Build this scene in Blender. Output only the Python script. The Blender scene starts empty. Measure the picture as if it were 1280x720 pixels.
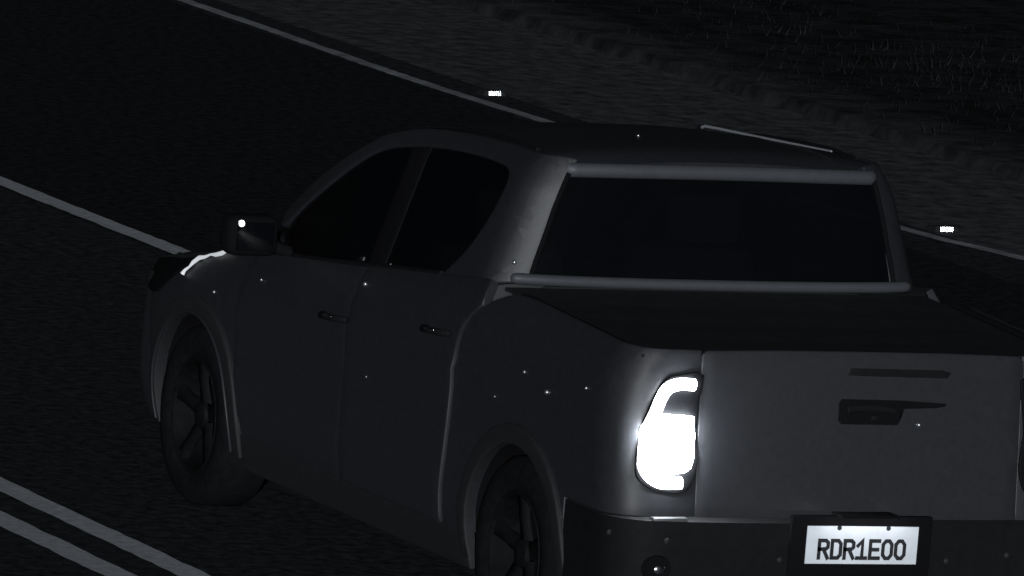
import bpy, bmesh, math, random
from mathutils import Vector, Matrix
random.seed(7)
sc = bpy.context.scene
C = sc.collection

# ------------------------------------------------------------------ camera, world, infrared lamp, exposure
# telephoto traffic camera on a pole, 5.3 m up and about 31 m behind the truck
CAM_POS = Vector((-14.0122, -27.0146, 5.2796))
ROT = ((0.90648, 0.01922, 0.42180), (-0.41413, -0.15436, 0.89703), (0.08235, -0.98783, -0.13197))
cx_, cy_, cz_ = (Vector([r[i] for r in ROT]) for i in range(3))      # right, down, forward in world axes
cam_m = Matrix((( cx_.x, -cy_.x, -cz_.x), (cx_.y, -cy_.y, -cz_.y), (cx_.z, -cy_.z, -cz_.z))).to_4x4()
cam_d = bpy.data.cameras.new('camera'); cam = bpy.data.objects.new('camera', cam_d); C.objects.link(cam)
cam.matrix_world = Matrix.Translation(CAM_POS) @ cam_m
cam_d.sensor_width = 36.0; cam_d.lens = 12000 / 1280 * 36.0
cam_d.clip_start = 0.5; cam_d.clip_end = 2000
sc.camera = cam

w = bpy.data.worlds.new('World'); sc.world = w; w.use_nodes = True
wn = w.node_tree.nodes; wl = w.node_tree.links
sky = wn.new('ShaderNodeTexSky'); sky.sky_type = 'NISHITA'; sky.sun_disc = False
to_sun = -cz_
sky.sun_elevation = math.asin(to_sun.z); sky.sun_rotation = math.atan2(to_sun.x, to_sun.y)
wl.new(sky.outputs[0], wn['Background'].inputs[0]); wn['Background'].inputs[1].default_value = 0.0007

ir_lamp_d = bpy.data.lights.new('ir_lamp', 'SUN'); ir_lamp_d.energy = 2.2; ir_lamp_d.angle = math.radians(0.6)  # stands in for the camera's infrared illuminator, aimed along the view
ir_lamp_d.color = (0.93, 0.97, 1.0)
ir_lamp = bpy.data.objects.new('ir_lamp', ir_lamp_d); C.objects.link(ir_lamp)
ir_lamp.rotation_euler = cam_m.to_euler(); ir_lamp.location = (-14, -27, 9)

sc.render.engine = 'CYCLES'
sc.view_settings.view_transform = 'Standard'; sc.view_settings.look = 'None'
sc.view_settings.exposure = 0.0; sc.view_settings.gamma = 1.0; sc.view_settings.use_curve_mapping = False

# ------------------------------------------------------------------ materials
def mat(name, col, rough=0.5, metal=0.0, spec=0.5, emit=None, estr=0.0, noise=None, nscale=8.0, bump=0.0, bscale=200.0, coat=0.0, stretch=None):
    m = bpy.data.materials.new(name); m.use_nodes = True
    nt = m.node_tree; b = nt.nodes['Principled BSDF']
    b.inputs['Base Color'].default_value = (*col, 1); b.inputs['Roughness'].default_value = rough
    b.inputs['Metallic'].default_value = metal; b.inputs['Specular IOR Level'].default_value = spec
    b.inputs['Coat Weight'].default_value = coat; b.inputs['Coat Roughness'].default_value = 0.08
    if emit: b.inputs['Emission Color'].default_value = (*emit, 1); b.inputs['Emission Strength'].default_value = estr
    if noise or bump:
        tc = nt.nodes.new('ShaderNodeTexCoord'); src = tc.outputs['Object']
        if stretch:
            mp = nt.nodes.new('ShaderNodeMapping'); mp.inputs['Scale'].default_value = stretch
            nt.links.new(src, mp.inputs['Vector']); src = mp.outputs[0]
    if noise:                                       # noise = (low factor, high factor): dirt and wear on the base colour
        n1 = nt.nodes.new('ShaderNodeTexNoise'); n1.inputs['Scale'].default_value = nscale; n1.inputs['Detail'].default_value = 8
        n1.inputs['Roughness'].default_value = 0.65
        nt.links.new(src, n1.inputs['Vector'])
        rp = nt.nodes.new('ShaderNodeValToRGB')
        rp.color_ramp.elements[0].position = 0.34; rp.color_ramp.elements[1].position = 0.66
        rp.color_ramp.elements[0].color = (*[c * noise[0] for c in col], 1)
        rp.color_ramp.elements[1].color = (*[c * noise[1] for c in col], 1)
        nt.links.new(n1.outputs['Fac'], rp.inputs[0]); nt.links.new(rp.outputs[0], b.inputs['Base Color'])
    if bump:
        n2 = nt.nodes.new('ShaderNodeTexNoise'); n2.inputs['Scale'].default_value = bscale; n2.inputs['Detail'].default_value = 4
        nt.links.new(src, n2.inputs['Vector'])
        bp = nt.nodes.new('ShaderNodeBump'); bp.inputs['Strength'].default_value = bump; bp.inputs['Distance'].default_value = 0.01
        nt.links.new(n2.outputs['Fac'], bp.inputs['Height']); nt.links.new(bp.outputs[0], b.inputs['Normal'])
    return m

def glass_mat(name, tint):
    m = bpy.data.materials.new(name); m.use_nodes = True
    nt = m.node_tree; nt.nodes.clear()
    o = nt.nodes.new('ShaderNodeOutputMaterial'); mx = nt.nodes.new('ShaderNodeMixShader')
    t = nt.nodes.new('ShaderNodeBsdfTransparent'); t.inputs[0].default_value = (tint, tint, tint * 1.1, 1)
    p = nt.nodes.new('ShaderNodeBsdfPrincipled'); p.inputs['Base Color'].default_value = (0.006, 0.007, 0.009, 1)
    p.inputs['Roughness'].default_value = 0.08
    mx.inputs[0].default_value = 0.55
    nt.links.new(t.outputs[0], mx.inputs[1]); nt.links.new(p.outputs[0], mx.inputs[2]); nt.links.new(mx.outputs[0], o.inputs[0])
    return m

M = {
 'paint':   mat('dark_grey_paint', (0.0205, 0.022, 0.0265), 0.52, noise=(0.88, 1.12), nscale=40, bump=0.03, bscale=90),
 'trim':    mat('grey_window_trim', (0.060, 0.064, 0.073), 0.55, noise=(0.93, 1.07), nscale=40),
 'plastic': mat('black_plastic', (0.0055, 0.006, 0.007), 0.75, spec=0.2, noise=(0.8, 1.25), nscale=30, bump=0.15, bscale=300),
 'cladding': mat('textured_plastic', (0.012, 0.0125, 0.015), 0.7, noise=(0.8, 1.2), nscale=25, bump=0.1, bscale=300),
 'black':   mat('matt_black', (0.006, 0.006, 0.007), 0.9, spec=0.1),
 'rubber':  mat('rubber', (0.007, 0.0075, 0.0085), 0.95, spec=0.1, noise=(0.7, 1.3), nscale=30),
 'alloy':   mat('alloy', (0.006, 0.0065, 0.0075), 0.7, spec=0.1, noise=(0.6, 1.3), nscale=20),
 'vinyl':   mat('black_vinyl', (0.014, 0.015, 0.017), 0.75, spec=0.3, noise=(0.7, 1.25), nscale=12, bump=0.1, bscale=60),
 'pale':    mat('pale_rod', (0.3, 0.315, 0.34), 0.5),
 'glass':   glass_mat('dark_tinted_glass', 0.25),
 'chrome':  mat('chrome', (0.6, 0.62, 0.66), 0.25, metal=1.0),
 'satin':   mat('satin_grey_metal', (0.5, 0.52, 0.55), 0.36, metal=0.85),
 'lens':    mat('tail_lens', (0.006, 0.0063, 0.0075), 0.6, spec=0.1, noise=(0.8, 1.2), nscale=60),
 'led':     mat('lit_led', (0.8, 0.85, 0.9), 0.4, emit=(0.93, 0.97, 1.0), estr=40.0),
 'lamp':    mat('lit_signal', (0.8, 0.85, 0.9), 0.4, emit=(0.93, 0.97, 1.0), estr=90.0),
 'glint_glow':    mat('glowing_glint', (0.5, 0.5, 0.55), 0.3, emit=(0.93, 0.97, 1.0), estr=0.45),  # glow for the painted glint on the fender
 'mirlamp': mat('lit_repeater', (0.8, 0.85, 0.9), 0.4, emit=(0.93, 0.97, 1.0), estr=3.0),
 'plate':   mat('plate_white', (0.82, 0.87, 0.94), 0.55, noise=(0.92, 1.06), nscale=18),
 'ink':     mat('plate_ink', (0.012, 0.012, 0.016), 0.7, noise=(0.5, 2.0), nscale=60),
 'fabric':  mat('seat_fabric', (0.05, 0.05, 0.055), 0.9),
 'glint_metal':    mat('glint_bead', (0.6, 0.62, 0.66), 0.32, metal=0.9),
 'reflector': mat('reflector', (0.85, 0.87, 0.9), 0.22, metal=1.0),
 'asphalt': mat('asphalt', (0.030, 0.032, 0.038), 0.95, spec=0.1, noise=(0.25, 1.9), nscale=20, bump=0.5, bscale=70),
 'dim_asphalt': mat('falloff_asphalt', (0.017, 0.018, 0.021), 0.95, spec=0.1, noise=(0.2, 2.0), nscale=20, bump=0.5, bscale=70),  # asphalt darkened to paint the lamp's falloff with distance
 'line':    mat('road_paint', (0.62, 0.65, 0.70), 0.9, spec=0.1, noise=(0.75, 1.08), nscale=22, bump=0.3, bscale=90),
 'lineB':   mat('worn_road_paint', (0.42, 0.44, 0.48), 0.9, spec=0.1, noise=(0.5, 1.15), nscale=5, bump=0.3, bscale=90),
 'concrete': mat('gutter_concrete', (0.088, 0.092, 0.102), 0.95, spec=0.1, noise=(0.35, 1.6), nscale=9, bump=0.4, bscale=50),
 'soil':    mat('verge_soil', (0.024, 0.0255, 0.028), 1.0, spec=0.05, noise=(0.4, 1.6), nscale=5, bump=0.8, bscale=14),
 'grass':   mat('grass', (0.014, 0.015, 0.0155), 0.9, spec=0.05, noise=(0.5, 1.5), nscale=3),
}

# ------------------------------------------------------------------ helpers
def link(name, bm, m, parent=None, smooth=True, sharp=None):
    me = bpy.data.meshes.new(name); bm.to_mesh(me); bm.free()
    if smooth:
        for p in me.polygons: p.use_smooth = True
        if sharp: me.set_sharp_from_angle(angle=math.radians(sharp))
    if m: me.materials.append(M[m])
    o = bpy.data.objects.new(name, me); C.objects.link(o)
    if parent: o.parent = parent
    return o

def lerp_pts(pts, v):                               # piecewise linear table lookup on first column
    if v <= pts[0][0]: return pts[0][1]
    for (a, fa), (b, fb) in zip(pts, pts[1:]):
        if v <= b: return fa + (fb - fa) * (v - a) / (b - a)
    return pts[-1][1]

def cl(v, a=0.0, b=1.0): return max(a, min(b, v))

def curve(pts, n=6, closed=False):                  # Catmull-Rom through 2D or 3D points
    P = [Vector(p) for p in pts]; out = []
    N = len(P)
    for i in range(N if closed else N - 1):
        p0 = P[i - 1] if (closed or i > 0) else P[0]; p1 = P[i]; p2 = P[(i + 1) % N]
        p3 = P[(i + 2) % N] if (closed or i + 2 < N) else P[-1]
        for k in range(n):
            t = k / n
            out.append(0.5 * ((2 * p1) + (p2 - p0) * t + (2 * p0 - 5 * p1 + 4 * p2 - p3) * t * t + (3 * p1 - p0 - 3 * p2 + p3) * t ** 3))
    if not closed: out.append(P[-1].copy())
    return out

def tube(path, rad, name, m, parent, seg=10, squash=None, caps=True):
    bm = bmesh.new(); rings = []
    P = [Vector(p) for p in path]
    up = Vector((0, 0, 1))
    for i, p in enumerate(P):
        t = (P[min(i + 1, len(P) - 1)] - P[max(i - 1, 0)]).normalized()
        a = t.cross(up)
        if a.length < 1e-3: a = t.cross(Vector((1, 0, 0)))
        a.normalize(); b = a.cross(t).normalized()
        r = rad(i / (len(P) - 1)) if callable(rad) else rad
        sa, sb = squash or (1, 1)
        rings.append([bm.verts.new(p + a * math.cos(2 * math.pi * k / seg) * r * sa + b * math.sin(2 * math.pi * k / seg) * r * sb) for k in range(seg)])
    for r0, r1 in zip(rings, rings[1:]):
        for k in range(seg): bm.faces.new((r0[k], r0[(k + 1) % seg], r1[(k + 1) % seg], r1[k]))
    if caps:
        bm.faces.new(rings[0][::-1]); bm.faces.new(rings[-1])
    bmesh.ops.recalc_face_normals(bm, faces=bm.faces)
    return link(name, bm, m, parent, True, 50)

def box(name, lo, hi, m, parent=None, bev=0.0, seg=2, rot=None):
    bm = bmesh.new(); bmesh.ops.create_cube(bm, size=1)
    lo = Vector(lo); hi = Vector(hi)
    for v in bm.verts: v.co = Vector([(lo[i] + hi[i]) / 2 + v.co[i] * (hi[i] - lo[i]) for i in range(3)])
    if bev: bmesh.ops.bevel(bm, geom=bm.edges[:], offset=bev, segments=seg, affect='EDGES', profile=0.5)
    if rot: bmesh.ops.rotate(bm, cent=(lo + hi) / 2, matrix=rot, verts=bm.verts)
    return link(name, bm, m, parent, True, 40)

def panel(name, outline, fmap, m, parent, ref, thick=0.02, rnd=0.004, grid=0.06):
    """A sheet cut to a 2D outline, laid on a curved surface, with a rounded edge turned inwards."""
    bm = bmesh.new()
    vs = [bm.verts.new((p[0], p[1], 0)) for p in outline]
    f = bm.faces.new(vs); bmesh.ops.triangulate(bm, faces=[f])
    a0 = min(p[0] for p in outline); a1 = max(p[0] for p in outline)
    b0 = min(p[1] for p in outline); b1 = max(p[1] for p in outline)
    for ax, lo, hi in ((0, a0, a1), (1, b0, b1)):
        n = int((hi - lo) / grid)
        for k in range(1, n + 1):
            v = lo + (hi - lo) * k / (n + 1)
            co = (v, 0, 0) if ax == 0 else (0, v, 0); no = (1, 0, 0) if ax == 0 else (0, 1, 0)
            bmesh.ops.bisect_plane(bm, geom=bm.verts[:] + bm.edges[:] + bm.faces[:], plane_co=co, plane_no=no, dist=1e-5)
    bmesh.ops.remove_doubles(bm, verts=bm.verts, dist=2e-4)
    for v in bm.verts: v.co = Vector(fmap(v.co.x, v.co.y))
    bm.normal_update()
    cen = sum((v.co for v in bm.verts), Vector()) / len(bm.verts)
    av = sum((f.normal * f.calc_area() for f in bm.faces), Vector())
    if av.dot(cen - Vector(ref)) < 0: bmesh.ops.reverse_faces(bm, faces=bm.faces); bm.normal_update()
    be = [e for e in bm.edges if e.is_boundary]
    nrm = {v: v.normal.copy() for e in be for v in e.verts}; outd = {v: Vector() for v in nrm}
    for e in be:
        fc = e.link_faces[0]; mid = (e.verts[0].co + e.verts[1].co) / 2
        d = (e.verts[1].co - e.verts[0].co).cross(fc.normal)
        if d.dot(mid - fc.calc_center_median()) < 0: d = -d
        if d.length > 0:
            d.normalize()
            for v in e.verts: outd[v] += d
    prev = {v: v for v in nrm}
    for o_, i_ in ((0.55, 0.15), (0.9, 0.5), (1.0, 1.1), (1.0, thick / rnd)):
        cur = {}
        for v in nrm:
            d = outd[v].normalized() if outd[v].length > 0 else Vector()
            cur[v] = bm.verts.new(v.co + d * rnd * o_ - nrm[v] * rnd * i_)
        for e in be:
            a, b = e.verts
            lp = e.link_loops[0] if prev[a] is a else None
            try: bm.faces.new((prev[a], prev[b], cur[b], cur[a]))
            except ValueError: pass
        prev = cur
    bmesh.ops.recalc_face_normals(bm, faces=bm.faces)
    bm.normal_update()
    return link(name, bm, m, parent, True, 60)

def grid_patch(name, fn, nu, nv, m, parent, ref, thick=0.0):
    bm = bmesh.new()
    g = [[bm.verts.new(fn(i / nu, j / nv)) for j in range(nv + 1)] for i in range(nu + 1)]
    for i in range(nu):
        for j in range(nv): bm.faces.new((g[i][j], g[i + 1][j], g[i + 1][j + 1], g[i][j + 1]))
    bm.normal_update()
    cen = sum((v.co for v in bm.verts), Vector()) / len(bm.verts)
    if sum((f.normal * f.calc_area() for f in bm.faces), Vector()).dot(cen - Vector(ref)) < 0: bmesh.ops.reverse_faces(bm, faces=bm.faces)
    if thick: bmesh.ops.solidify(bm, geom=bm.faces[:], thickness=thick)
    return link(name, bm, m, parent, True, 50)

def tag(o, label=None, cat=None, group=None, kind=None):
    if label: o['label'] = label
    if cat: o['category'] = cat
    if group: o['group'] = group
    if kind: o['kind'] = kind
    return o

# ------------------------------------------------------------------ the setting
def sheet(name, pts, z, m):
    bm = bmesh.new(); bm.faces.new([bm.verts.new((x, y, z)) for x, y in pts]); bm.normal_update()
    if bm.faces[:][0].normal.z < 0: bmesh.ops.reverse_faces(bm, faces=bm.faces)
    return tag(link(name, bm, m, None, False), kind='structure')

sheet('ground', [(-400, -400), (400, -400), (400, 400), (-400, 400)], -0.02, 'soil')
sheet('road', [(-9, -300), (7.2, -300), (7.2, 300), (-9, 300)], 0.0, 'asphalt')

sheet('dim_lane_sheet', [(1.62, -300), (5.46, -300), (5.46, 300), (1.62, 300)], 0.002, 'dim_asphalt')    # darker sheet paints the light's falloff over the far lane

def stripe(name, pts, width, m, z=0.004):            # thin coat of paint following a path on the road, edges a little ragged
    bm = bmesh.new(); prev = None
    path = curve([(x, y, 0) for x, y in pts], 24)
    for i, p in enumerate(path):
        t = (path[min(i + 1, len(path) - 1)] - path[max(i - 1, 0)]).normalized(); a = Vector((t.y, -t.x, 0))
        h = width / 2
        l = p - a * (h + random.uniform(-.005, .005)); r = p + a * (h + random.uniform(-.005, .005))
        cur = [bm.verts.new((l.x, l.y, z)), bm.verts.new((r.x, r.y, z))]
        if prev: bm.faces.new((prev[0], prev[1], cur[1], cur[0]))
        prev = cur
    bm.normal_update()
    if bm.faces[:][0].normal.z < 0: bmesh.ops.reverse_faces(bm, faces=bm.faces)
    return tag(link(name, bm, m, None, False), kind='structure')
ys = [-60, -30, -12] + list(range(-6, 34, 2)) + [50, 90]
stripe('road_marking_centre', [(-1.41, y) for y in ys], 0.12, 'line')
stripe('road_marking_centre', [(-1.685, y) for y in ys], 0.12, 'line')
stripe('road_marking_lane', [(1.70, y) for y in ys], 0.115, 'line')
stripe('road_marking_edge', [(9.0, -10), (7.5, 0), (6.55, 6), (6.17, 8.5), (5.90, 10.1), (5.75, 10.86), (5.63, 12.4), (5.55, 14.38), (5.51, 15.8), (5.53, 17.05), (5.56, 18.5), (5.58, 24), (5.6, 60)], 0.085, 'lineB')

# concrete gutter strip beyond the edge line, low kerb and rough verge
bm = bmesh.new(); prev = None
for i in range(61):
    y = -60 + i * 3.0
    xs = 5.78 + max(0, 12 - y) * 0.055
    cur = [bm.verts.new((xs, y, 0.003)), bm.verts.new((7.2 + max(0, 12 - y) * 0.055, y, 0.003))]
    if prev: bm.faces.new((prev[0], prev[1], cur[1], cur[0]))
    prev = cur
tag(link('gutter_pavement', bm, 'concrete', None, False), kind='structure')
bm = bmesh.new(); prev = None
for i in range(181):
    y = -60 + i * 1.0
    row = []
    for k, (dx, z) in enumerate(((0, 0.0), (0.03, 0.06), (0.6, 0.07), (1.6, 0.06), (3.0, 0.1), (5, .12), (9, .2), (60, .6))):
        row.append(bm.verts.new((7.2 + max(0, 12 - y) * 0.055 + dx, y, z + (random.uniform(-.012, .012) if k > 2 else 0))))
    if prev:
        for k in range(7): bm.faces.new((prev[k], prev[k + 1], row[k + 1], row[k]))
    prev = row
bmesh.ops.recalc_face_normals(bm, faces=bm.faces)
tag(link('verge', bm, 'soil', None, True), kind='structure')
bm = bmesh.new()                                     # short dry grass scattered on the verge
for i in range(36000):
    y = random.uniform(6, 30); x = 7.35 + max(0, 12 - y) * 0.055 + random.uniform(0, 7)
    if (math.sin(x * 2.1 + 1.3) + math.sin(y * 1.3) + random.uniform(-2.5, 2.5)) < -0.3: continue
    a = random.uniform(0, 6.28); h = random.uniform(-.015, .02); wd = random.uniform(.003, .007)
    dx, dy = math.cos(a) * wd, math.sin(a) * wd; lx, ly = random.uniform(-.05, .05), random.uniform(-.05, .05)
    v = [bm.verts.new(p) for p in ((x - dx, y - dy, .04), (x + dx, y + dy, .04), (x + lx, y + ly, .10 + h))]
    bm.faces.new(v)
tag(link('grass', bm, 'grass', None, False), 'short dry grass growing on the rough verge', 'grass', kind='stuff')

# road studs beside the edge line
def road_stud(x, y, label):
    e = bpy.data.objects.new('road_stud', None); C.objects.link(e); e.location = (x, y, 0.003)
    tag(e, label, 'road stud', 'road studs along the edge line')
    bm = bmesh.new()
    prof = [(-.055, 0), (-.045, .004), (-.030, .026), (.030, .026), (.045, .004), (.055, 0)]
    for s in (-.06, .06):
        pass
    rows = [[bm.verts.new((s * (1 - .25 * (z > .02)), py, z)) for py, z in prof] for s in (-.062, .062)]
    for k in range(5): bm.faces.new((rows[0][k], rows[1][k], rows[1][k + 1], rows[0][k + 1]))
    bm.faces.new(rows[0]); bm.faces.new(rows[1][::-1])
    bmesh.ops.recalc_face_normals(bm, faces=bm.faces)
    link('stud_body', bm, 'cladding', e, False)
    bm = bmesh.new(); n = 7                            # ribbed lens facing the traffic behind
    rowb = []; rowt = []
    for k in range(n):
        for q in range(6):
            a = math.pi * q / 5; xx = -.035 + (k + .5) * .01 - .005 * math.cos(a); dep = .005 * math.sin(a)
            rowb.append(bm.verts.new((xx, -.0445 - dep, .005))); rowt.append(bm.verts.new((xx, -.0405 - dep, .027)))
    for i in range(len(rowb) - 1): bm.faces.new((rowb[i], rowb[i + 1], rowt[i + 1], rowt[i]))
    bm.faces.new(rowt); bm.faces.new(rowb[::-1])
    bmesh.ops.recalc_face_normals(bm, faces=bm.faces)
    link('reflector', bm, 'reflector', e, True, 40)
road_stud(5.69, 15.31, 'bright road stud beyond the roof of the pickup beside the edge line')
road_stud(5.91, 10.88, 'bright road stud beyond the back corner of the pickup beside the edge line')

# ------------------------------------------------------------------ the pickup truck
truck = bpy.data.objects.new('pickup_truck', None); C.objects.link(truck)
tag(truck, 'dark double cab pickup truck with its left tail lamp lit', 'pickup truck')
REF = (0, 2.1, 0.75)
AF, AR, RW = 3.50, 0.80, 0.37                        # axles and arch radius

def belt(y):
    if y < 1.22: return 1.155 - (1.22 - y) * 0.045
    if y < 2.64: return 1.0 + 0.108 * (2.64 - y)
    return lerp_pts([(2.64, 1.0), (3.1, .955), (3.3, .925), (3.5, .892), (3.68, .866), (3.8, .842), (4.0, .825), (4.2, .79), (4.4, .72)], y)
def W(y, z):                                         # half width of the lower body
    zt = belt(y)
    v = 0.866 - 0.05 * cl((.5 - z) / .3) ** 2 - 0.062 * cl((z - (zt - .2)) / .2) ** 2
    v += 0.006 * math.exp(-((z - (0.80 + (3.0 - y) * .02)) / .03) ** 2)        # waist crease
    if y > 3.6: v -= 0.15 * ((y - 3.6) / .75) ** 2.2
    return v
YB = lambda z: 0.055 + 0.045 * (z - .57) / .5        # back face of the bed
RC = 0.13
def side(sgn, dx=0.0):                               # lower body side; y below the corner start runs round the back corner
    def f(y, z):
        ww = W(max(y, .3), z) + dx; yb = YB(z) - dx; yc = yb + RC
        if y >= yc: return (sgn * ww, y, z)
        arc = yc - y; L = RC * math.pi / 2
        if arc <= L:
            a = arc / RC
            return (sgn * (ww - RC + RC * math.cos(a)), yc - RC * math.sin(a), z)
        return (sgn * (ww - RC - (arc - L)), yb, z)
    return f
def t_at_x(x, z):                                    # panel coordinate of the point |x| on the back face
    ww = W(.3, z); return YB(z) + RC - RC * math.pi / 2 - (ww - RC - abs(x))

def arch(cy, r, z0, a0=None, n=16, rev=False):       # arch outline from front foot to back foot, above z0
    cz = 0.32; s = math.asin(cl((z0 - cz) / r, -1, 1))
    pts = [(cy + r * math.cos(s + (math.pi - 2 * s) * k / n), cz + r * math.sin(s + (math.pi - 2 * s) * k / n)) for k in range(n + 1)]
    return pts[::-1] if rev else pts

ZS = 0.32                                            # lower edge of doors
doorline = [(1.378, ZS), (1.372, .42), (1.36, .52), (1.345, .68), (1.335, .84), (1.315, .93), (1.27, 1.01), (1.19, 1.075), (1.07, 1.125), (.98, 1.138)]
dl = [(p.x, p.y) for p in curve([(a, b, 0) for a, b in doorline], 4)]

for sg in (-1, 1):
    S = side(sg); Sd = side(sg, 0.012)
    # bed side panel, wrapping the back corner up to the tailgate
    zs_b = [.575, .66, .76, .86, .96, 1.04, 1.10]
    back = [(t_at_x(.58, z), z) for z in zs_b]
    top = [(y, belt(y) - .004) for y in (.12, .25, .45, .65, .85)]
    fr = [(p[0] - .012, p[1] - .004) for p in dl[::-1]]
    low = arch(AR, RW, ZS)
    out = back + top + fr + low + [(AR - RW - .005, .575)]
    panel('bed_side', out, S, 'paint', truck, REF, 0.03, 0.005, 0.05)
    # doors
    mid = 2.19
    bz = lambda y: belt(y) - .002
    rd = dl[:-6] + [(y, bz(y)) for y in (1.17, 1.3, 1.5, 1.7, 1.9, 2.05, mid)]
    rd = [p for p in dl if p[0] > 1.17] + [(y, bz(y)) for y in (1.22, 1.3, 1.5, 1.7, 1.9, 2.05, mid)] + [(mid, 1.0), (mid, .8), (mid, .5), (mid, ZS)]
    o = panel('rear_door', rd, Sd, 'paint', truck, REF, 0.03, 0.006, 0.06)
    hx = lambda y, z: sg * (W(y, z) + .012)
    def handle(par, y, z):
        tube([(hx(y - .095, z) + sg * .004, y - .095, z + .004), (hx(y - .08, z) + sg * .032, y - .075, z + .005), (hx(y, z) + sg * .04, y, z + .002), (hx(y + .08, z) + sg * .03, y + .075, z - .004), (hx(y + .095, z) + sg * .004, y + .095, z - .006)], .011, 'door_handle', 'plastic', par, 8, (.8, 1.1))
        bm = bmesh.new(); bmesh.ops.create_uvsphere(bm, u_segments=12, v_segments=8, radius=1)
        for v in bm.verts: v.co = Vector((hx(y, z) + sg * .042 + v.co.x * .007, y - .01 + v.co.y * .04, z + .006 + v.co.z * .006 - v.co.y * .002))
        link('handle_insert', bm, 'chrome', par)
    handle(o, 1.45, .945)
    fdx = 3.135
    fd = [(mid + .003, ZS), (mid + .003, .6), (mid + .003, .9)] + [(y, bz(y)) for y in (mid + .003, 2.4, 2.6, 2.8, 3.0, fdx)] + [(fdx + .01, .85), (fdx + .005, .7), (fdx - .01, .5), (fdx - .06, .38), (fdx - .10, ZS)]
    o = panel('front_door', fd, side(sg, 0.008), 'paint', truck, REF, 0.03, 0.002, 0.06)
    handle(o, 2.28, .858)
    # front fender
    fe = [(fdx - .085, ZS), (fdx - .045, .38), (fdx + .004, .5), (fdx + .018, .7), (fdx + .02, .85)] + [(y, belt(y)) for y in (fdx + .012, 3.3, 3.5, 3.68, 3.8, 3.9)]
    fe += [(3.98, .76), (4.02, .68), (4.02, .6), (3.98, .5), (3.93, .40)] + arch(AF, RW, .36)[:-1] + [(AF - RW - .004, ZS)]
    panel('front_fender', fe, S, 'paint', truck, REF, 0.03, 0.004, 0.06)
    # sill
    panel('sill', [(AR + RW + .03, .20), (AF - RW - .02, .20), (AF - RW - .02, ZS - .008), (AR + RW + .03, ZS - .008)], side(sg, .004), 'cladding', truck, REF, 0.06, 0.012, 0.08)
    # wheel arch flares: deep inner lip
    for cyy, nm in ((AF, 'front'), (AR, 'rear')):
        A = arch(cyy, RW + .042, .24, n=22); B = arch(cyy, RW - .006, .24, n=22, rev=True)
        panel('wheel_arch_trim', A + B, side(sg, .018), 'cladding', truck, REF, 0.035, 0.009, 0.5)
        bead = [side(sg, .022)(a, b) for a, b in arch(cyy, RW - .008, .25, n=30)]
        if nm == 'front': tube(bead, .0055, 'arch_glint_bead', 'paint', truck, 8)  # bead added on the front arch to draw a highlight line

# cab greenhouse
def X(y, z):
    v = 0.797 - 0.33 * (z - belt(min(y, 3.2))) - 0.8 * max(0, z - 1.44) ** 1.5
    if y > 2.4: v -= 0.075 * ((y - 2.4) / .8) ** 2
    return v
YC = lambda z: 1.215 + 0.012 * (z - 1.15)
LK = 0.235                                           # cab back corner: quick turn, then a broad nearly flat facet, then the window
TK = [(0.0, 0.0)]
for k in range(60):
    q = (k + .5) / 60
    th = math.radians(lerp_pts([(0, 0), (.28, 50), (.86, 76), (1, 90)], q))
    TK.append((TK[-1][0] + LK / 60 * math.sin(th), TK[-1][1] + LK / 60 * math.cos(th)))
DXK, DYK = TK[-1]
def cabside(sgn, dx=0.0):
    def f(y, z):
        ww = X(max(y, 1.4), z) + dx; yb = YC(z) - dx * .5; yc = yb + DYK
        if y >= yc: return (sgn * ww, y, z)
        arc = yc - y
        if arc < LK:
            g = arc / LK * 60; k = int(g); h = g - k
            ax, ay = (TK[k][n] + (TK[min(k + 1, 60)][n] - TK[k][n]) * h for n in (0, 1))
            return (sgn * (ww - ax), yc - ay, z)
        return (sgn * (ww - DXK - (arc - LK)), yb, z)
    return f
def ct(x, z):
    ww = X(1.4, z); d = ww - abs(x)
    if d >= DXK: return YC(z) + DYK - LK - (d - DXK)
    for k in range(60):
        if TK[k + 1][0] >= d: return YC(z) + DYK - LK * (k + (d - TK[k][0]) / (TK[k + 1][0] - TK[k][0])) / 60
def railz(y): return lerp_pts([(1.0, 1.552), (1.5, 1.556), (1.9, 1.542), (2.2, 1.515), (2.4, 1.480), (2.5, 1.452), (2.7, 1.375), (2.94, 1.262), (3.12, 1.165), (3.34, 1.03), (3.5, .93)], y)
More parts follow.
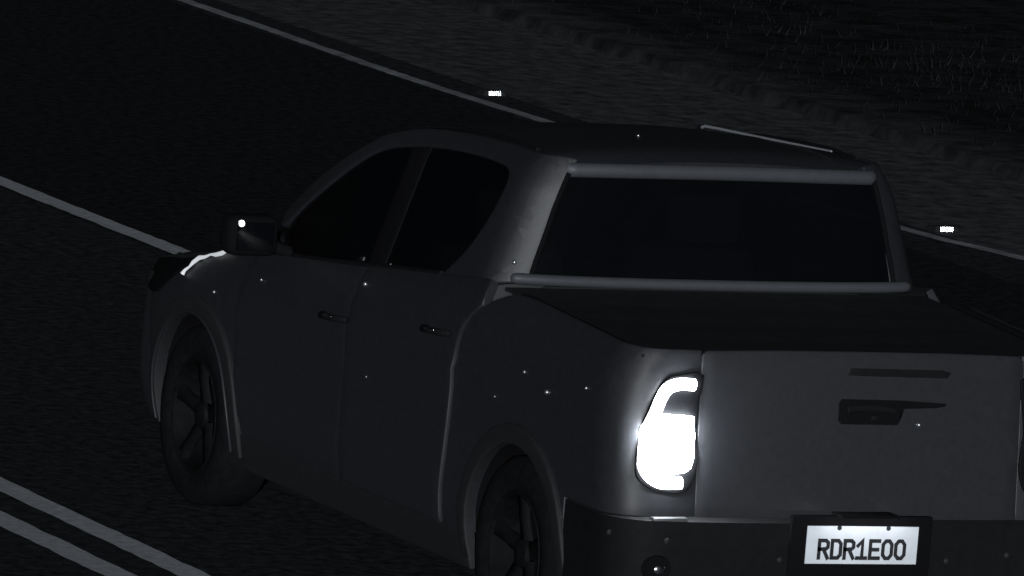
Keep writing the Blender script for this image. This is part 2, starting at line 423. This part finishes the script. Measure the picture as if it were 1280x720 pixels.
for sg in (-1, 1):
    K = cabside(sg)
    # pillars and roof rail in one pressing: C pillar, rail, A pillar
    outer = [(ct(.668, 1.15), 1.15), (ct(.655, 1.2), 1.2), (ct(.625, 1.3), 1.3), (ct(.594, 1.4), 1.4), (ct(.562, 1.5), 1.5), (ct(.545, 1.54), 1.54), (1.20, 1.553), (1.30, 1.556)]
    outer += [(y, railz(y)) for y in (1.45, 1.6, 1.8, 2.0, 2.2, 2.35, 2.5, 2.6, 2.75, 2.94, 3.12, 3.26)]
    inner = [(3.26, 1.045 - .01), (3.20, 1.05), (3.06, 1.135), (2.9, 1.222), (2.72, 1.318), (2.56, 1.39), (2.4, 1.435), (2.2, 1.467), (2.0, 1.488), (1.8, 1.50), (1.58, 1.503), (1.47, 1.492), (1.42, 1.455), (1.425, 1.39), (1.455, 1.31), (1.51, 1.22), (1.575, 1.155), (1.62, 1.118), (1.62, 1.105), (1.45, 1.122), (1.24, 1.143)]
    oc = [(p.x, p.y) for p in curve([(a, b, 0) for a, b in outer], 3)]; ic = [(p.x, p.y) for p in curve([(a, b, 0) for a, b in inner], 3)]
    panel('cab_frame', oc + ic, K, 'paint', truck, (0, 2.1, 1.2), 0.03, 0.008, 0.035)
    # side glass, pillar between the doors
    Kg = cabside(sg, -.012)
    up = lambda y: lerp_pts([(1.42, 1.46), (1.47, 1.50), (1.58, 1.512), (1.8, 1.508), (2.0, 1.497), (2.2, 1.476), (2.4, 1.444), (2.56, 1.4), (2.72, 1.328), (2.9, 1.232), (3.06, 1.145), (3.2, 1.06)], y)
    rg = [(1.64, 1.10), (1.57, 1.16), (1.50, 1.23), (1.445, 1.32), (1.415, 1.40), (1.415, 1.46)] + [(y, up(y)) for y in (1.47, 1.58, 1.8, 2.0, 2.14)] + [(2.14, 1.3), (2.14, 1.1), (2.14, belt(2.14) - .01), (1.9, belt(1.9) - .01)]
    panel('side_window', rg, Kg, 'glass', truck, (0, 2.1, 1.2), 0.004, 0.002, 0.08)
    fg = [(2.25, belt(2.25) - .01), (2.25, 1.2), (2.25, up(2.25))] + [(y, up(y)) for y in (2.4, 2.56, 2.72, 2.9, 3.06, 3.16)] + [(3.18, 1.0), (3.12, belt(3.12) - .01), (2.9, belt(2.9) - .01), (2.6, belt(2.6) - .01)]
    panel('side_window', fg, Kg, 'glass', truck, (0, 2.1, 1.2), 0.004, 0.002, 0.08)
    panel('door_pillar', [(2.13, belt(2.13) - .01), (2.26, belt(2.26) - .01), (2.26, up(2.26) - .001), (2.13, up(2.13) - .001)], cabside(sg, -.006), 'black', truck, (0, 2.1, 1.2), 0.02, 0.004, 0.08)
    # belt moulding
    tube([(sg * (X(y, belt(y)) + .012), y, belt(y) + .002) for y in (1.62, 1.8, 2.0, 2.2, 2.4, 2.6, 2.8, 3.0, 3.15)], .009, 'belt_moulding', 'plastic', truck, 8)
    # roof moulding bar
    rb = [(sg * (X(y, railz(y)) - .035), y, railz(y) + (.012 if 1.5 < y < 2.35 else .004)) for y in (1.42, 1.48, 1.6, 1.8, 2.0, 2.2, 2.33, 2.4)]
    tube(curve(rb, 3), .007, 'roof_rail', 'plastic', truck, 8)

# roof, window, header
def roof(u, v):
    y = 1.235 + u * (2.50 - 1.235); s = v * 2 - 1
    ze = railz(y) - .004; hw = X(max(y, 1.4), ze) - .004
    if u < .12: hw -= .11 * (1 - u / .12) ** 2
    return (s * hw, y - .032 * (1 - s * s) * (1 - u) + .05 * (1 - s * s) * u, ze + .040 * (1 - abs(s) ** 2.6) - .030 * (1 - cl(u / .10)) ** 2)
grid_patch('roof', roof, 28, 24, 'paint', truck, (0, 2, 1.2), 0.01)
def bk(dx=0.0):
    def f(x, z): return (x, YC(z) - dx - .012 * (1 - (x / .68) ** 2) + .014 * (abs(x) / (.665 - .3 * (z - 1.155))) ** 8, z)
    return f
panel('rear_window', [(-.665, 1.155), (0, 1.155), (.665, 1.155), (.628, 1.285), (.60, 1.38), (.565, 1.485), (.555, 1.505), (0, 1.512), (-.555, 1.505), (-.565, 1.485), (-.60, 1.38), (-.628, 1.285)], bk(0.0), 'glass', truck, (0, 2.1, 1.2), 0.004, 0.002, 0.09)
tube(curve([(x, bk(.008)(x, 1.152)[1], 1.152 + .004 * (x / .7) ** 2) for x in (-.735, -.7, -.6, -.4, -.2, 0, .2, .4, .6, .7, .735)], 3), lambda t: .019 * min(1, .35 + 14 * min(t, 1 - t)), 'window_sill_trim', 'trim', truck, 10, (.9, 1))
tube(curve([(x, bk(.004)(x, 1.525)[1] + .01 * (x / .55) ** 2, 1.526 - .006 * (x / .55) ** 2) for x in (-.55, -.535, -.4, -.2, 0, .2, .4, .535, .55)], 3), lambda t: .025 * min(1, .55 + 12 * min(t, 1 - t)), 'roof_header', 'trim', truck, 12, (.8, 1))
for sg in (-1, 1):
    tube([(sg * x, bk(.006)(x, z)[1], z) for x, z in ((.672, 1.155), (.656, 1.215), (.630, 1.30), (.606, 1.385), (.577, 1.47), (.562, 1.51))], .009, 'window_seal', 'black', truck, 8)
    # heating wires are too fine to show; bench-seat headrests sit behind the glass
def shield(u, v):
    s = v * 2 - 1
    y = 2.515 + u * (3.30 - 2.515); z = lerp_pts([(2.5, 1.448), (2.7, 1.37), (2.94, 1.257), (3.12, 1.16), (3.34, 1.026)], y)
    hw = X(y, z) - .015
    return (s * hw, y + .10 * (1 - s * s), z + .02 * (1 - s * s))
grid_patch('windscreen', shield, 10, 16, 'glass', truck, (0, 2, .8))
def hood(u, v):
    s = v * 2 - 1; y = 3.22 + u * (4.26 - 3.22)
    ze = belt(y) - .006; hw = W(y, ze) - .004
    yy = y + (.09 * (1 - s * s)) * (0.6 + .4 * u) - .05 * (abs(s) ** 4) * u
    zc = lerp_pts([(3.2, .045), (3.6, .055), (4.0, .03), (4.15, .01), (4.26, -.005)], y)
    return (s * hw, yy, ze + zc * (1 - abs(s) ** 3) + .012 * math.exp(-((abs(s) - .6) / .08) ** 2) * (1 - u))
grid_patch('hood', hood, 22, 24, 'paint', truck, (0, 3.5, .3), 0.01)
box('cowl', (-.70, 3.18, .90), (.70, 3.34, 1.0), 'plastic', truck, .02)

# pale rod added to draw a bright streak along the right roof edge
an = tube([(.452, 2.33, 1.533), (.452, 2.30, 1.542), (.452, 2.2, 1.547), (.452, 1.9, 1.562), (.452, 1.6, 1.578), (.452, 1.34, 1.592)], lambda t: .0065 - .003 * t, 'streak_rod', 'pale', truck, 8)
bm = bmesh.new(); bmesh.ops.create_cone(bm, cap_ends=True, segments=14, radius1=.022, radius2=.010, depth=.03)
bmesh.ops.translate(bm, vec=(.452, 2.335, 1.525), verts=bm.verts); link('streak_rod_base', bm, 'black', an, True, 40)

# bed: tonneau cover, rail caps, tailgate
def tonneau(u, v):
    s = v * 2 - 1; y = .125 + u * (1.19 - .125)
    return (s * .775, y, belt(y) - .022 - .010 * (1 - s * s) * math.sin(u * math.pi) + .004 * abs(math.sin(u * 4 * math.pi)) * (1 - s ** 6))
grid_patch('tonneau_cover', tonneau, 32, 16, 'vinyl', truck, (0, .6, .5), 0.01)
for sg in (-1, 1):
    tube([(sg * .788, y, belt(y) - .014) for y in (.20, .4, .7, .9, 1.0)], .018, 'bed_rail_cap', 'plastic', truck, 8, (1, .6))
tg = lambda dx=0.0: (lambda x, z: (x, YB(z) - dx - .012 * (1 - (x / .6) ** 2) - .006 * math.exp(-((z - 1.055) / .05) ** 2), z))
gate_out = [(-.573, .575), (-.3, .575), (0, .575), (.3, .575), (.573, .575), (.573, .8), (.573, 1.085), (.56, 1.098), (.3, 1.104), (0, 1.105), (-.3, 1.104), (-.56, 1.098), (-.573, 1.085), (-.573, .8)]
gate = panel('tailgate', gate_out, tg(), 'paint', truck, REF, 0.03, 0.006, 0.045)
# handle on a raised black bezel painted for a recess's shade, dark strip above
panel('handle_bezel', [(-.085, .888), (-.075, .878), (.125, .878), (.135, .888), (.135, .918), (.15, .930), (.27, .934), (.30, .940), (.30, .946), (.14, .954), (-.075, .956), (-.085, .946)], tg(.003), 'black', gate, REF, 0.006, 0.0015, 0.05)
tube(curve([tg(.010)(x, z) for x, z in ((-.055, .925), (0, .930), (.06, .930), (.11, .922))], 3), .011, 'tailgate_handle', 'plastic', gate, 8, (.7, 1.2))
box('handle_lock', (.03, YB(.9) - .022, .892), (.055, YB(.9) - .012, .908), 'plastic', gate, .003)
panel('badge_strip', [(-.06, 1.034), (.30, 1.030), (.31, 1.046), (.28, 1.054), (-.05, 1.056)], tg(.002), 'plastic', gate, REF, 0.005, 0.001, 0.05)

# tail lamps
lens_pts = [(-.145, 1.022), (-.065, 1.022), (-.02, 1.005), (.006, .93), (.026, .85), (.034, .76), (.024, .70), (-.01, .672), (-.06, .656), (-.15, .656), (-.178, .73), (-.168, .80), (-.158, .88)]
led_pts = [(-.129, .995), (-.07, .995), (-.036, .975), (-.018, .915), (.0, .845), (.006, .755), (-.012, .712), (-.062, .683), (-.135, .683)]
for sg in (-1, 1):
    ln = panel('tail_lamp', [(p.x, p.y) for p in curve([(a, b, 0) for a, b in lens_pts], 3, True)], side(sg, .010), 'lens', truck, REF, 0.02, 0.003, 0.04)
    if sg < 0: ln['label'] = 'lit left tail lamp glowing white'
    lit = sg < 0
    F = side(sg, .014)
    tube([F(p.x, p.y) for p in curve([(a, b, 0) for a, b in led_pts], 4)], .0215, 'light_bar', 'led' if lit else 'lens', ln, 10, (.9, .9))
    blob = [(-.176, .893), (-.12, .896), (-.071, .898), (-.04, .89), (-.015, .865), (-.008, .833), (-.008, .79), (-.014, .745), (-.036, .722), (-.07, .712), (-.13, .715), (-.17, .722), (-.186, .735), (-.192, .77), (-.186, .80), (-.190, .84), (-.182, .87)]
    panel('signal_lamp', blob, side(sg, .030), 'lamp' if lit else 'lens', ln, REF, 0.02, 0.004, 0.05)

# rear bumper
WB = lambda z: .868 - .03 * cl((.36 - z) / .14) ** 2
YQ = lambda z: -.012 + .05 * cl((.34 - z) / .12) ** 1.5 + .012 * cl((z - .5) / .06) ** 2
def bump(sgn):
    def f(t, z):
        r = .17; yc = YQ(z) + r; ww = WB(z)
        if t >= yc: return (sgn * ww, t, z)
        arc = yc - t; L = r * math.pi / 2
        if arc <= L: return (sgn * (ww - r + r * math.cos(arc / r)), yc - r * math.sin(arc / r), z)
        x = ww - r - (arc - L); return (sgn * x, YQ(z) - .012 * (1 - (x / .7) ** 2), z)
    return f
def bumper(u, v):
    s = u * 2 - 1; sg = -1 if s < 0 else 1; a = abs(s)
    z = .225 + v * (.566 - .225)
    t0 = YQ(z) + .17 - .17 * math.pi / 2 - (WB(z) - .17)
    t1 = .405
    return bump(sg)(t0 + (t1 - t0) * a, z)
rbm = grid_patch('rear_bumper', bumper, 72, 12, 'plastic', truck, (0, 1, .5))
def ledge(u, v):                                       # top step of the bumper up to the tailgate
    p = Vector(bumper(u, 1.0)); s = u * 2 - 1
    q = Vector((p.x * .955, max(p.y, .0) + .06 * (1 - abs(s) ** 6), .574))
    return p.lerp(q, v)
grid_patch('bumper_step', ledge, 72, 2, 'cladding', rbm, (0, .3, .3))
Fb = bump(-1)
tb = lambda x, z: YQ(z) + .17 - .17 * math.pi / 2 - (WB(z) - .17 - x)
# scuffed protector on the step, reflector, parking sensors
box('step_protector', (-.745, .002, .5665), (-.625, .032, .5775), 'satin', rbm, .002)
for sg in (-1, 1):
    bm = bmesh.new(); bmesh.ops.create_uvsphere(bm, u_segments=14, v_segments=8, radius=.021)
    for v in bm.verts: v.co = Vector((v.co.x * 1.1, v.co.y * .45, v.co.z * .85)) + Vector((sg * .722, -.018, .415))
    link('bumper_reflector', bm, 'chrome', rbm)
    bm = bmesh.new(); bmesh.ops.create_cone(bm, cap_ends=True, segments=18, radius1=.055, radius2=.04, depth=.03)
    bmesh.ops.rotate(bm, matrix=Matrix.Rotation(math.radians(90), 3, 'X'), verts=bm.verts)
    bmesh.ops.translate(bm, vec=(sg * .722, -.005, .415), verts=bm.verts)
    link('reflector_housing', bm, 'black', rbm, True, 40)
for x, z in ((-.70, .505), (-.83, .515), (.52, .47), (-.30, .45), (.30, .45), (.74, .505)):
    bm = bmesh.new(); bmesh.ops.create_uvsphere(bm, u_segments=12, v_segments=8, radius=.011)
    p = bump(1 if x > 0 else -1)(tb(abs(x), z) if abs(x) < .7 else tb(.70, z) + (abs(x) - .70) * 1.5, z)
    for v in bm.verts: v.co = Vector((v.co.x, v.co.y * .5, v.co.z)) + Vector(p)
    link('parking_sensor', bm, 'cladding', rbm)

# number plate in a dark recess frame
PY = -.034
fr = box('plate_frame', (-.272, PY + .004, .40), (.236, -.015, .595), 'black', truck, .006)
tilt = Matrix.Rotation(math.radians(-3), 3, 'X')
pl = box('number_plate', (-.216, PY - .001, .4405), (.184, PY + .0028, .5635), 'plate', truck, .0012, 1)
G = {'R': [[(0, 0), (0, 1), (.75, 1), (1, .88), (1, .62), (.75, .5), (0.02, .5)], [(.5, .5), (1, 0)]],
     'D': [[(0, 0), (0, 1), (.7, 1), (1, .82), (1, .18), (.7, 0), (0, 0)]],
     '1': [[(.05, .72), (.55, 1), (.55, 0)], [(.0, 0), (1, 0)]],
     'E': [[(1, 1), (0, 1), (0, 0), (1, 0)], [(0, .5), (.85, .5)]],
     '0': [[(.3, 0), (0, .2), (0, .8), (.3, 1), (.7, 1), (1, .8), (1, .2), (.7, 0), (.3, 0)]]}
def glyph(ch, x0, z0, wd, ht, th, y):
    bm = bmesh.new()
    for k, st in enumerate(G[ch]):
        P = [Vector((x0 + a * wd, 0, z0 + b * ht)) for a, b in st]; closed = (P[0] - P[-1]).length < 1e-6
        if closed: P = P[:-1]
        L = []; Rr = []
        n = len(P)
        for i, p in enumerate(P):
            a = P[i - 1] if (closed or i > 0) else None; b = P[(i + 1) % n] if (closed or i < n - 1) else None
            d1 = (p - a).normalized() if a else None; d2 = (b - p).normalized() if b else None
            if d1 is None: d1 = d2; p = p - d1 * th / 2
            if d2 is None: d2 = d1; p = p + d1 * th / 2
            n1 = Vector((-d1.z, 0, d1.x)); n2 = Vector((-d2.z, 0, d2.x)); mm = (n1 + n2).normalized(); sc_ = 1 / max(.5, mm.dot(n1))
            L.append(bm.verts.new(p + mm * sc_ * th / 2 + Vector((0, y - k * .0002, 0)))); Rr.append(bm.verts.new(p - mm * sc_ * th / 2 + Vector((0, y - k * .0002, 0))))
        for i in range(n if closed else n - 1):
            j = (i + 1) % n; bm.faces.new((L[i], Rr[i], Rr[j], L[j]))
    bmesh.ops.recalc_face_normals(bm, faces=bm.faces)
    r = bmesh.ops.extrude_face_region(bm, geom=bm.faces[:])
    for g_ in r['geom']:
        if isinstance(g_, bmesh.types.BMVert): g_.co.y -= .0008
    bmesh.ops.recalc_face_normals(bm, faces=bm.faces)
    return link('plate_character', bm, 'ink', pl, False)
cw, pitch = .031, .0458
for i, ch in enumerate('RDR1E00'):
    glyph(ch, -.169 + i * pitch, .4605, cw, .056, .0122, PY - .0012)
for x in (-.102, .074):
    bm = bmesh.new(); bmesh.ops.create_cone(bm, cap_ends=True, segments=10, radius1=.0085, radius2=.006, depth=.005)
    bmesh.ops.rotate(bm, matrix=Matrix.Rotation(math.radians(90), 3, 'X'), verts=bm.verts)
    bmesh.ops.translate(bm, vec=(x, PY - .003, .558), verts=bm.verts)
    link('plate_screw', bm, 'ink', pl, True, 40)

# added hood with two unseen fill lamps that brighten the plate
ph = box('plate_fill_hood', (-.12, PY - .05, .596), (.088, -.012, .606), 'black', rbm, .003)
for x in (-.09, .058):
    box('fill_lens', (x - .022, PY - .04, .5945), (x + .022, PY - .02, .5965), 'lens', ph, .0)
    ld = bpy.data.lights.new('plate_fill', 'AREA'); ld.shape = 'RECTANGLE'; ld.size = .16; ld.size_y = .012; ld.energy = .05
    lo_ = bpy.data.objects.new('plate_fill', ld); C.objects.link(lo_); lo_.parent = ph; lo_.location = (x, PY - .055, .590)
    lo_.rotation_euler = (math.radians(38), 0, 0)

# wheels
def wheel(x, y):
    sg = -1 if x < 0 else 1
    def lathe(prof, name, m, par, n=40):
        bm = bmesh.new(); rings = []
        for k in range(n):
            a = 2 * math.pi * k / n
            rings.append([bm.verts.new((x + sg * px, y + r * math.cos(a), .318 + r * math.sin(a))) for px, r in prof])
        for k in range(n):
            for j in range(len(prof) - 1): bm.faces.new((rings[k][j], rings[(k + 1) % n][j], rings[(k + 1) % n][j + 1], rings[k][j + 1]))
        bmesh.ops.recalc_face_normals(bm, faces=bm.faces)
        return link(name, bm, m, par, True, 45)
    ty = lathe([(-.10, .20), (-.105, .25), (-.095, .30), (-.075, .316), (0, .318), (.075, .316), (.095, .30), (.106, .26), (.100, .215), (.09, .205)], 'wheel', 'rubber', truck)
    lathe([(.09, .207), (.098, .20), (.092, .19), (.03, .18), (-.08, .185)], 'rim', 'alloy', ty)
    lathe([(-.02, .18), (-.02, .14), (-.02, .02)], 'brake_disc', 'black', ty)
    for k in range(5):
        a = 2 * math.pi * k / 5 + .3
        c_, s_ = math.cos(a), math.sin(a)
        bm = bmesh.new()
        pr = [(.045, .03, .06), (.12, .022, .075), (.195, .034, .085)]
        rows = []
        for r, hw, dx in pr:
            rows.append([bm.verts.new((x + sg * (dx + e), y + r * c_ - q * hw * s_, .318 + r * s_ + q * hw * c_)) for q, e in ((-1, -.02), (-.8, 0), (.8, 0), (1, -.02))])
        for r0, r1 in zip(rows, rows[1:]):
            for j in range(3): bm.faces.new((r0[j], r0[j + 1], r1[j + 1], r1[j]))
        bmesh.ops.recalc_face_normals(bm, faces=bm.faces)
        link('spoke', bm, 'alloy', ty)
    lathe([(.055, .05), (.072, .045), (.078, .03), (.08, .0005)], 'hub_cap', 'alloy', ty, 20)
for x in (-.755, .755):
    wheel(x, AF); wheel(x, AR)

# underbody, inner arches
bm = bmesh.new()
for lo, hi in (((-.56, .12, .24), (.56, 4.15, .40)), ((-.80, 1.25, .22), (.80, 3.05, .36)), ((-.78, .08, .40), (.78, 1.19, .60)), ((-.56, .10, .60), (.56, .7, 1.05)), ((-.72, 1.2, .36), (.72, 3.2, .55)), ((-.56, 3.2, .40), (.56, 4.1, .70))):
    r = bmesh.ops.create_cube(bm, size=1)
    for v in r['verts']: v.co = Vector([(lo[i] + hi[i]) / 2 + v.co[i] * (hi[i] - lo[i]) for i in range(3)])
link('underbody', bm, 'black', truck, False)
for cyy in (AF, AR):
    for sg in (-1, 1):
        bm = bmesh.new(); n = 14; pr = None
        for k in range(n + 1):
            a = math.pi * k / n
            cur = [bm.verts.new((sg * xx, cyy + .385 * math.cos(a), .30 + .385 * math.sin(a))) for xx in (.55, .845)]
            if pr: bm.faces.new((pr[0], pr[1], cur[1], cur[0]))
            pr = cur
        link('arch_liner', bm, 'black', truck)
# cab inside
for x in (-.36, .36):
    st = box('front_seat', (x - .25, 2.2, .5), (x + .25, 2.75, .66), 'fabric', truck, .05)
    box('seat_back', (x - .24, 2.05, .62), (x + .24, 2.2, 1.15), 'fabric', st, .06, rot=Matrix.Rotation(math.radians(-12), 3, 'X'))
    box('headrest', (x - .13, 2.03, 1.17), (x + .13, 2.11, 1.34), 'fabric', st, .03)
st = box('rear_seat', (-.62, 1.35, .5), (.62, 1.85, .68), 'fabric', truck, .05)
box('seat_back', (-.62, 1.24, .62), (.62, 1.36, 1.12), 'fabric', st, .05)
box('dashboard', (-.66, 2.95, .72), (.66, 3.28, .96), 'black', truck, .06)
tube([(-.36 + .18 * math.cos(a), 2.86 + .05 * math.sin(a), .98 + .17 * math.sin(a)) for a in [2 * math.pi * k / 24 for k in range(25)]], .014, 'steering_wheel', 'black', truck, 8, caps=False)

# mirrors
for sg in (-1, 1):
    bm = bmesh.new(); bmesh.ops.create_cube(bm, size=1)
    for v in bm.verts: v.co = Vector((v.co.x * .19, v.co.y * .11, v.co.z * .14))
    bmesh.ops.bevel(bm, geom=bm.edges[:], offset=.035, segments=4, affect='EDGES', profile=.5)
    for v in bm.verts: v.co += Vector((sg * .955, 2.90, 1.045))
    mr = link('side_mirror', bm, 'black', truck, True, 60)
    box('mirror_glass', (sg * .955 - .07, 2.842, .995), (sg * .955 + .07, 2.8465, 1.095), 'glass', mr, .002)
    tube([(sg * .79, 2.93, .985), (sg * .84, 2.915, 1.0), (sg * .89, 2.905, 1.02)], .022, 'mirror_arm', 'plastic', mr, 8)
    bm = bmesh.new(); bmesh.ops.create_uvsphere(bm, u_segments=12, v_segments=8, radius=.013)
    for v in bm.verts: v.co = Vector((v.co.x * .9, v.co.y * .8, v.co.z * .9)) + Vector((sg * 1.010, 2.845, 1.09))
    link('mirror_repeater', bm, 'mirlamp' if sg < 0 else 'lens', mr)

# front: bumper, grille, headlamps and a painted fender glint
def front(u, v):
    s = u * 2 - 1; z = .22 + v * (.74 - .22)
    hw = .80 - .05 * cl((.4 - z) / .2) ** 2
    a = abs(s)
    x = hw * math.sin(a * math.pi / 2) * (1 if s > 0 else -1)
    yy = 4.0 + .36 * max(0, math.cos(a * math.pi / 2)) ** .55 + .03 * math.sin(math.pi * v) 
    return (x, yy, z)
fb = grid_patch('front_bumper', front, 40, 10, 'paint', truck, (0, 3.5, .5))
for k in range(4):
    z = .46 + k * .05
    tube([(x, 4.385 - .12 * (x / .5) ** 2, z) for x in (-.45, -.3, -.15, 0, .15, .3, .45)], .012, 'grille_bar', 'plastic', fb, 8)
for sg in (-1, 1):
    F = side(sg, .008)
    hl = [(3.60, .862), (3.70, .852), (3.80, .832), (3.9, .822), (4.0, .806), (4.10, .79), (4.16, .74), (4.12, .69), (4.02, .69), (3.93, .705), (3.83, .76), (3.76, .80), (3.66, .845)]
    h = panel('head_lamp', [(a, b - .008) for a, b in hl], F, 'lens', truck, REF, 0.03, 0.006, 0.05)
    tube([side(sg, .012)(a, b) for a, b in ((3.40, .915), (3.44, .90), (3.485, .888), (3.53, .882), (3.565, .868), (3.61, .858), (3.64, .838), (3.65, .82), (3.67, .805), (3.675, .79))], lambda t: .0025 + .006 * abs(math.sin(t * 7.0 + .6)), 'fender_glint', 'glint_glow', h, 8)  # glowing strip drawn along the fender in place of a glint
# metal beads added on the bodywork to make small glints
for t, z, r in ((2.972, 1.0, .006), (2.978, .877, .006), (3.366, .774, .006), (2.135, .994, .009), (.791, .915, .006), (.606, .88, .009), (.324, .94, .006), (2.0, .7, .004), (1.0, .8, .004)):
    dx = .014 if 1.4 < t < 3.13 else .002
    p = side(-1, dx)(t, z)
    bm = bmesh.new(); bmesh.ops.create_uvsphere(bm, u_segments=10, v_segments=8, radius=r)
    bmesh.ops.translate(bm, vec=p, verts=bm.verts)
    link('glint_bead', bm, 'glint_metal', truck)
for p, r in ((cabside(-1)(1.236, 1.206), .009), (tg(.002)(.205, .878), .008), ((-.14, 1.60, 1.592), .006)):
    bm = bmesh.new(); bmesh.ops.create_uvsphere(bm, u_segments=10, v_segments=8, radius=r)
    bmesh.ops.translate(bm, vec=p, verts=bm.verts)
    link('glint_bead', bm, 'glint_metal', truck)
